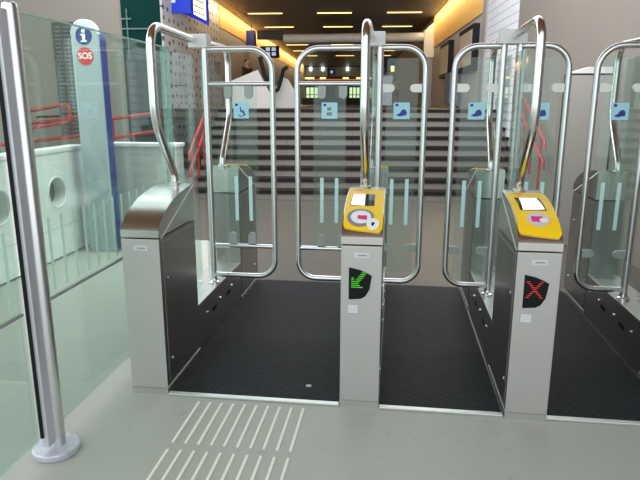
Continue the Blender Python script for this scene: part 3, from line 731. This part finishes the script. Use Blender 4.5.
pieces('pictogram', ic, 'icon', t); pieces('hanger', MB().tube([(0, 0, .5), (0, 0, 1.19)], .015, 8), 'black', t)
t = thing('hanging_sign', 'small navy sign box left of the pictogram sign', 'sign', H(-4.25, 22.0, 3.85), HA)
obj('sign_panel', MB().box(-.2, .14, -.25, .25, 0, .62), 'blue', t); pieces('hanger', MB().tube([(0, 0, .62), (0, 0, .9)], .015, 8), 'black', t)
t = thing('hanging_sign', 'navy sign with bright yellow spot at the far right of the hall', 'sign', H(2.3, 39.0, 3.68), HA)
obj('sign_panel', MB().box(-.3, .3, -.05, .05, 0, .65), 'blue', t); obj('bright_mark', MB().box(.08, .32, -.06, -.051, .05, .42), 'screen_lit', t); pieces('hanger', MB().tube([(0, 0, .65), (0, 0, 1.07)], .015, 8), 'black', t)
t = thing('hanging_sign', 'navy sign hanging over the shelves at the hall end', 'sign', H(-2.05, 48.0, 3.95), HA)
obj('sign_panel', MB().box(-.3, .3, -.05, .05, 0, .45), 'navy', t); pieces('pictogram', MB().box(-.12, .12, -.06, -.051, .1, .33), 'icon', t); pieces('hanger', MB().tube([(0, 0, .45), (0, 0, .8)], .02, 8), 'black', t)

# pale balustrade panels at the head of the stairs
t = thing('balustrade_panel', 'pale sloping balustrade panel at the stair head, larger left one', 'balustrade', H(-2.6, 12.0, UF), HA)
obj('panel', MB().prism([(-.62, 0), (.62, 0), (.56, .28), (.37, .63), (.22, .92), (-.45, .66), (-.62, .55)], (-.05, .05), q), 'panel_hall', t)
t.location.z = UF
t = thing('balustrade_panel', 'pale peaked balustrade panel at the stair head, smaller right one', 'balustrade', H(-1.85, 13.0, UF), HA)
obj('panel', MB().prism([(-.30, 0), (.30, 0), (.30, .42), (.10, .74), (-.02, .78), (-.30, .44)], (-.05, .05), q), 'panel_hall', t)
t = thing('handrail_loop', 'black curved escalator handrail dipping between the two pale panels', 'handrail', H(-2.0, 12.6, 0), HA)
obj('rail', MB().tube(fillet([(-.42, 0, 2.75), (-.30, 0, 2.3), (-.12, 0, 1.95), (.02, 0, 1.9), (.12, 0, 2.2), (.18, 0, 2.45), (.30, 0, 2.5)], [.2, .2, .1, .1, .1]), .05, 10), 'black', t, smooth=True)
pieces('rail_post', MB().tube([(-.12, .02, UF), (-.12, .02, 1.93)], .03, 8), 'black', t)

# far end of the hall: glazing, shelf of lights, windows and piers
YF = 49.9
def far(nm, x0, x1, z0, z1, m, label, cat, d=.1, y=YF, group=None):
    return obj(nm, MB().box(-(x1 - x0) / 2, (x1 - x0) / 2, -d, 0, 0, z1 - z0), m, None, H((x0 + x1) / 2, y, z0), HA, label=label, cat=cat, group=group)
wf = struct('window_2', MB().box(-4.4, 2.9, 49.8, 49.95, 3.85, 4.68), 'far_glass', (0, 0, 0), HA)
obj('window_frame', MB().box(-2.5, -2.3, 49.75, 49.8, 3.85, 4.68).box(-4.4, 2.9, 49.76, 49.8, 3.82, 3.88), 'ceiling', wf)
for x, lb in ((-3.95, 'left'), (-2.9, 'second'), (-.75, 'third')): far('wall_lamp', x - .1, x + .1, 4.35, 4.68, 'white_light', 'small white lamp on the far glazing, %s of three' % ('leftmost' if lb == 'left' else 'middle' if lb == 'second' else 'rightmost'), 'lamp', .08, 49.74, 'white lamps on the far glazing')
far('lit_shelf', -4.3, 2.8, 3.55, 3.66, 'orange_strip', 'long orange lit shelf at the far end of the hall', 'shelf', .25)
lamps = [(-4.1, .9), (-2.9, .5), (-.9, .5), (.2, .35), (1.3, .6)]
for i, (x, ww) in enumerate(lamps): far('shelf_lamp', x - ww / 2, x + ww / 2, 3.67, 3.80, 'screen_lit', 'warm light on the far orange shelf, %s' % ['leftmost', 'second from left', 'middle', 'second from right', 'rightmost'][i], 'lamp', .2, YF, 'lights on the far shelf')
for i, (x0, x1) in enumerate(((-4.4, -3.3), (-.6, .35), (1.2, 2.0))):
    wd = struct('window_%d' % (i + 3), MB().box(x0, x1, 49.85, 49.95, UF + .1, 2.95), 'daylit', (0, 0, 0), HA)
    fr = MB()
    for k in range(4): xx = x0 + (x1 - x0) * k / 3; fr.box(xx - .04, xx + .04, 49.80, 49.85, UF, 3.0)
    fr.box(x0, x1, 49.8, 49.85, 2.3, 2.36); obj('window_frame', fr, 'black', wd)
for i, (x0, x1) in enumerate(((-3.3, -2.6), (-1.75, -.95))): far('wall_pier', x0, x1, UF, 3.0, 'panel_hall', 'pale pier between the far windows, %s one' % ['left', 'right'][i], 'pier', .3)
far('counter', -4.3, 2.5, UF, UF + .55, 'dark_wall', 'low dark counter in front of the far windows', 'counter', .6, 46)
far('glass_kiosk', 1.2, 2.3, UF, 3.3, 'kiosk', 'pale glass kiosk near the right side far down the hall', 'kiosk', .8, 36)

# people far down the hall
def person(label, loc, h, top, legs, hair, face=0.0):
    t = thing('person', label, 'person', loc, face)
    def skin_obj(nm, verts, edges, rad, m, parent):
        me = bpy.data.meshes.new(nm); me.from_pydata([Vector(v) * h for v in verts], edges, []); o = bpy.data.objects.new(nm, me); C.objects.link(o); o.parent = parent
        me.materials.append(M_[m]); sk = o.modifiers.new('skin', 'SKIN'); sk.use_smooth_shade = True
        for i, r in enumerate(rad): me.skin_vertices[0].data[i].radius = (r[0] * h, r[1] * h)
        me.skin_vertices[0].data[0].use_root = True
        s = o.modifiers.new('sub', 'SUBSURF'); s.levels = s.render_levels = 2; return o
    V = [(0, 0, .53), (0, 0, .62), (0, 0, .74), (0, 0, .81), (0, -.005, .855), (0, -.008, .89), (0, -.012, .935), (0, -.005, .985),
         (-.11, 0, .80), (-.135, .0, .63), (-.14, -.03, .48), (-.14, -.04, .44), (.11, 0, .80), (.135, 0, .63), (.14, -.03, .48), (.14, -.04, .44),
         (-.055, 0, .50), (-.06, -.01, .28), (-.06, .01, .045), (-.065, -.07, .02), (.055, 0, .50), (.06, .02, .28), (.06, .03, .045), (.065, -.04, .02)]
    E = [(0, 1), (1, 2), (2, 3), (3, 4), (4, 5), (5, 6), (6, 7), (3, 8), (8, 9), (9, 10), (10, 11), (3, 12), (12, 13), (13, 14), (14, 15), (0, 16), (16, 17), (17, 18), (18, 19), (0, 20), (20, 21), (21, 22), (22, 23)]
    R_ = [(.085, .06), (.075, .055), (.10, .062), (.075, .05), (.03, .03), (.045, .05), (.05, .058), (.03, .035), (.04, .04), (.03, .03), (.02, .02), (.018, .022), (.04, .04), (.03, .03), (.02, .02), (.018, .022), (.06, .06), (.042, .042), (.028, .028), (.022, .018), (.06, .06), (.042, .042), (.028, .028), (.022, .018)]
    b = skin_obj('body', V, E, R_, 'skin', t)
    skin_obj('jacket', V[:4] + V[8:11] + V[12:15], [(0, 1), (1, 2), (2, 3), (3, 4), (4, 5), (5, 6), (3, 7), (7, 8), (8, 9)], [(r[0] * 1.15 + .004, r[1] * 1.2 + .004) for r in R_[:4] + R_[8:11] + R_[12:15]], top, t)
    skin_obj('trousers', [V[0]] + V[16:19] + V[20:23], [(0, 1), (1, 2), (2, 3), (0, 4), (4, 5), (5, 6)], [(r[0] * 1.12 + .003, r[1] * 1.12 + .003) for r in [R_[0]] + R_[16:19] + R_[20:23]], legs, t)
    skin_obj('hair', [(0, .012, .93), (0, .008, .965), (0, 0, .995)], [(0, 1), (1, 2)], [(.05, .05), (.054, .058), (.035, .04)], hair, t)
    return t
person('person in dark brown coat standing behind the large pale balustrade panel', H(-3.93, 19, UF), 1.68, 'dark_cloth', 'dark_cloth', 'dark_cloth', 1.2)
person('person in white top and red trousers far down the hall', H(2.45, 34, UF), 1.70, 'white_cloth', 'red_cloth', 'dark_cloth')
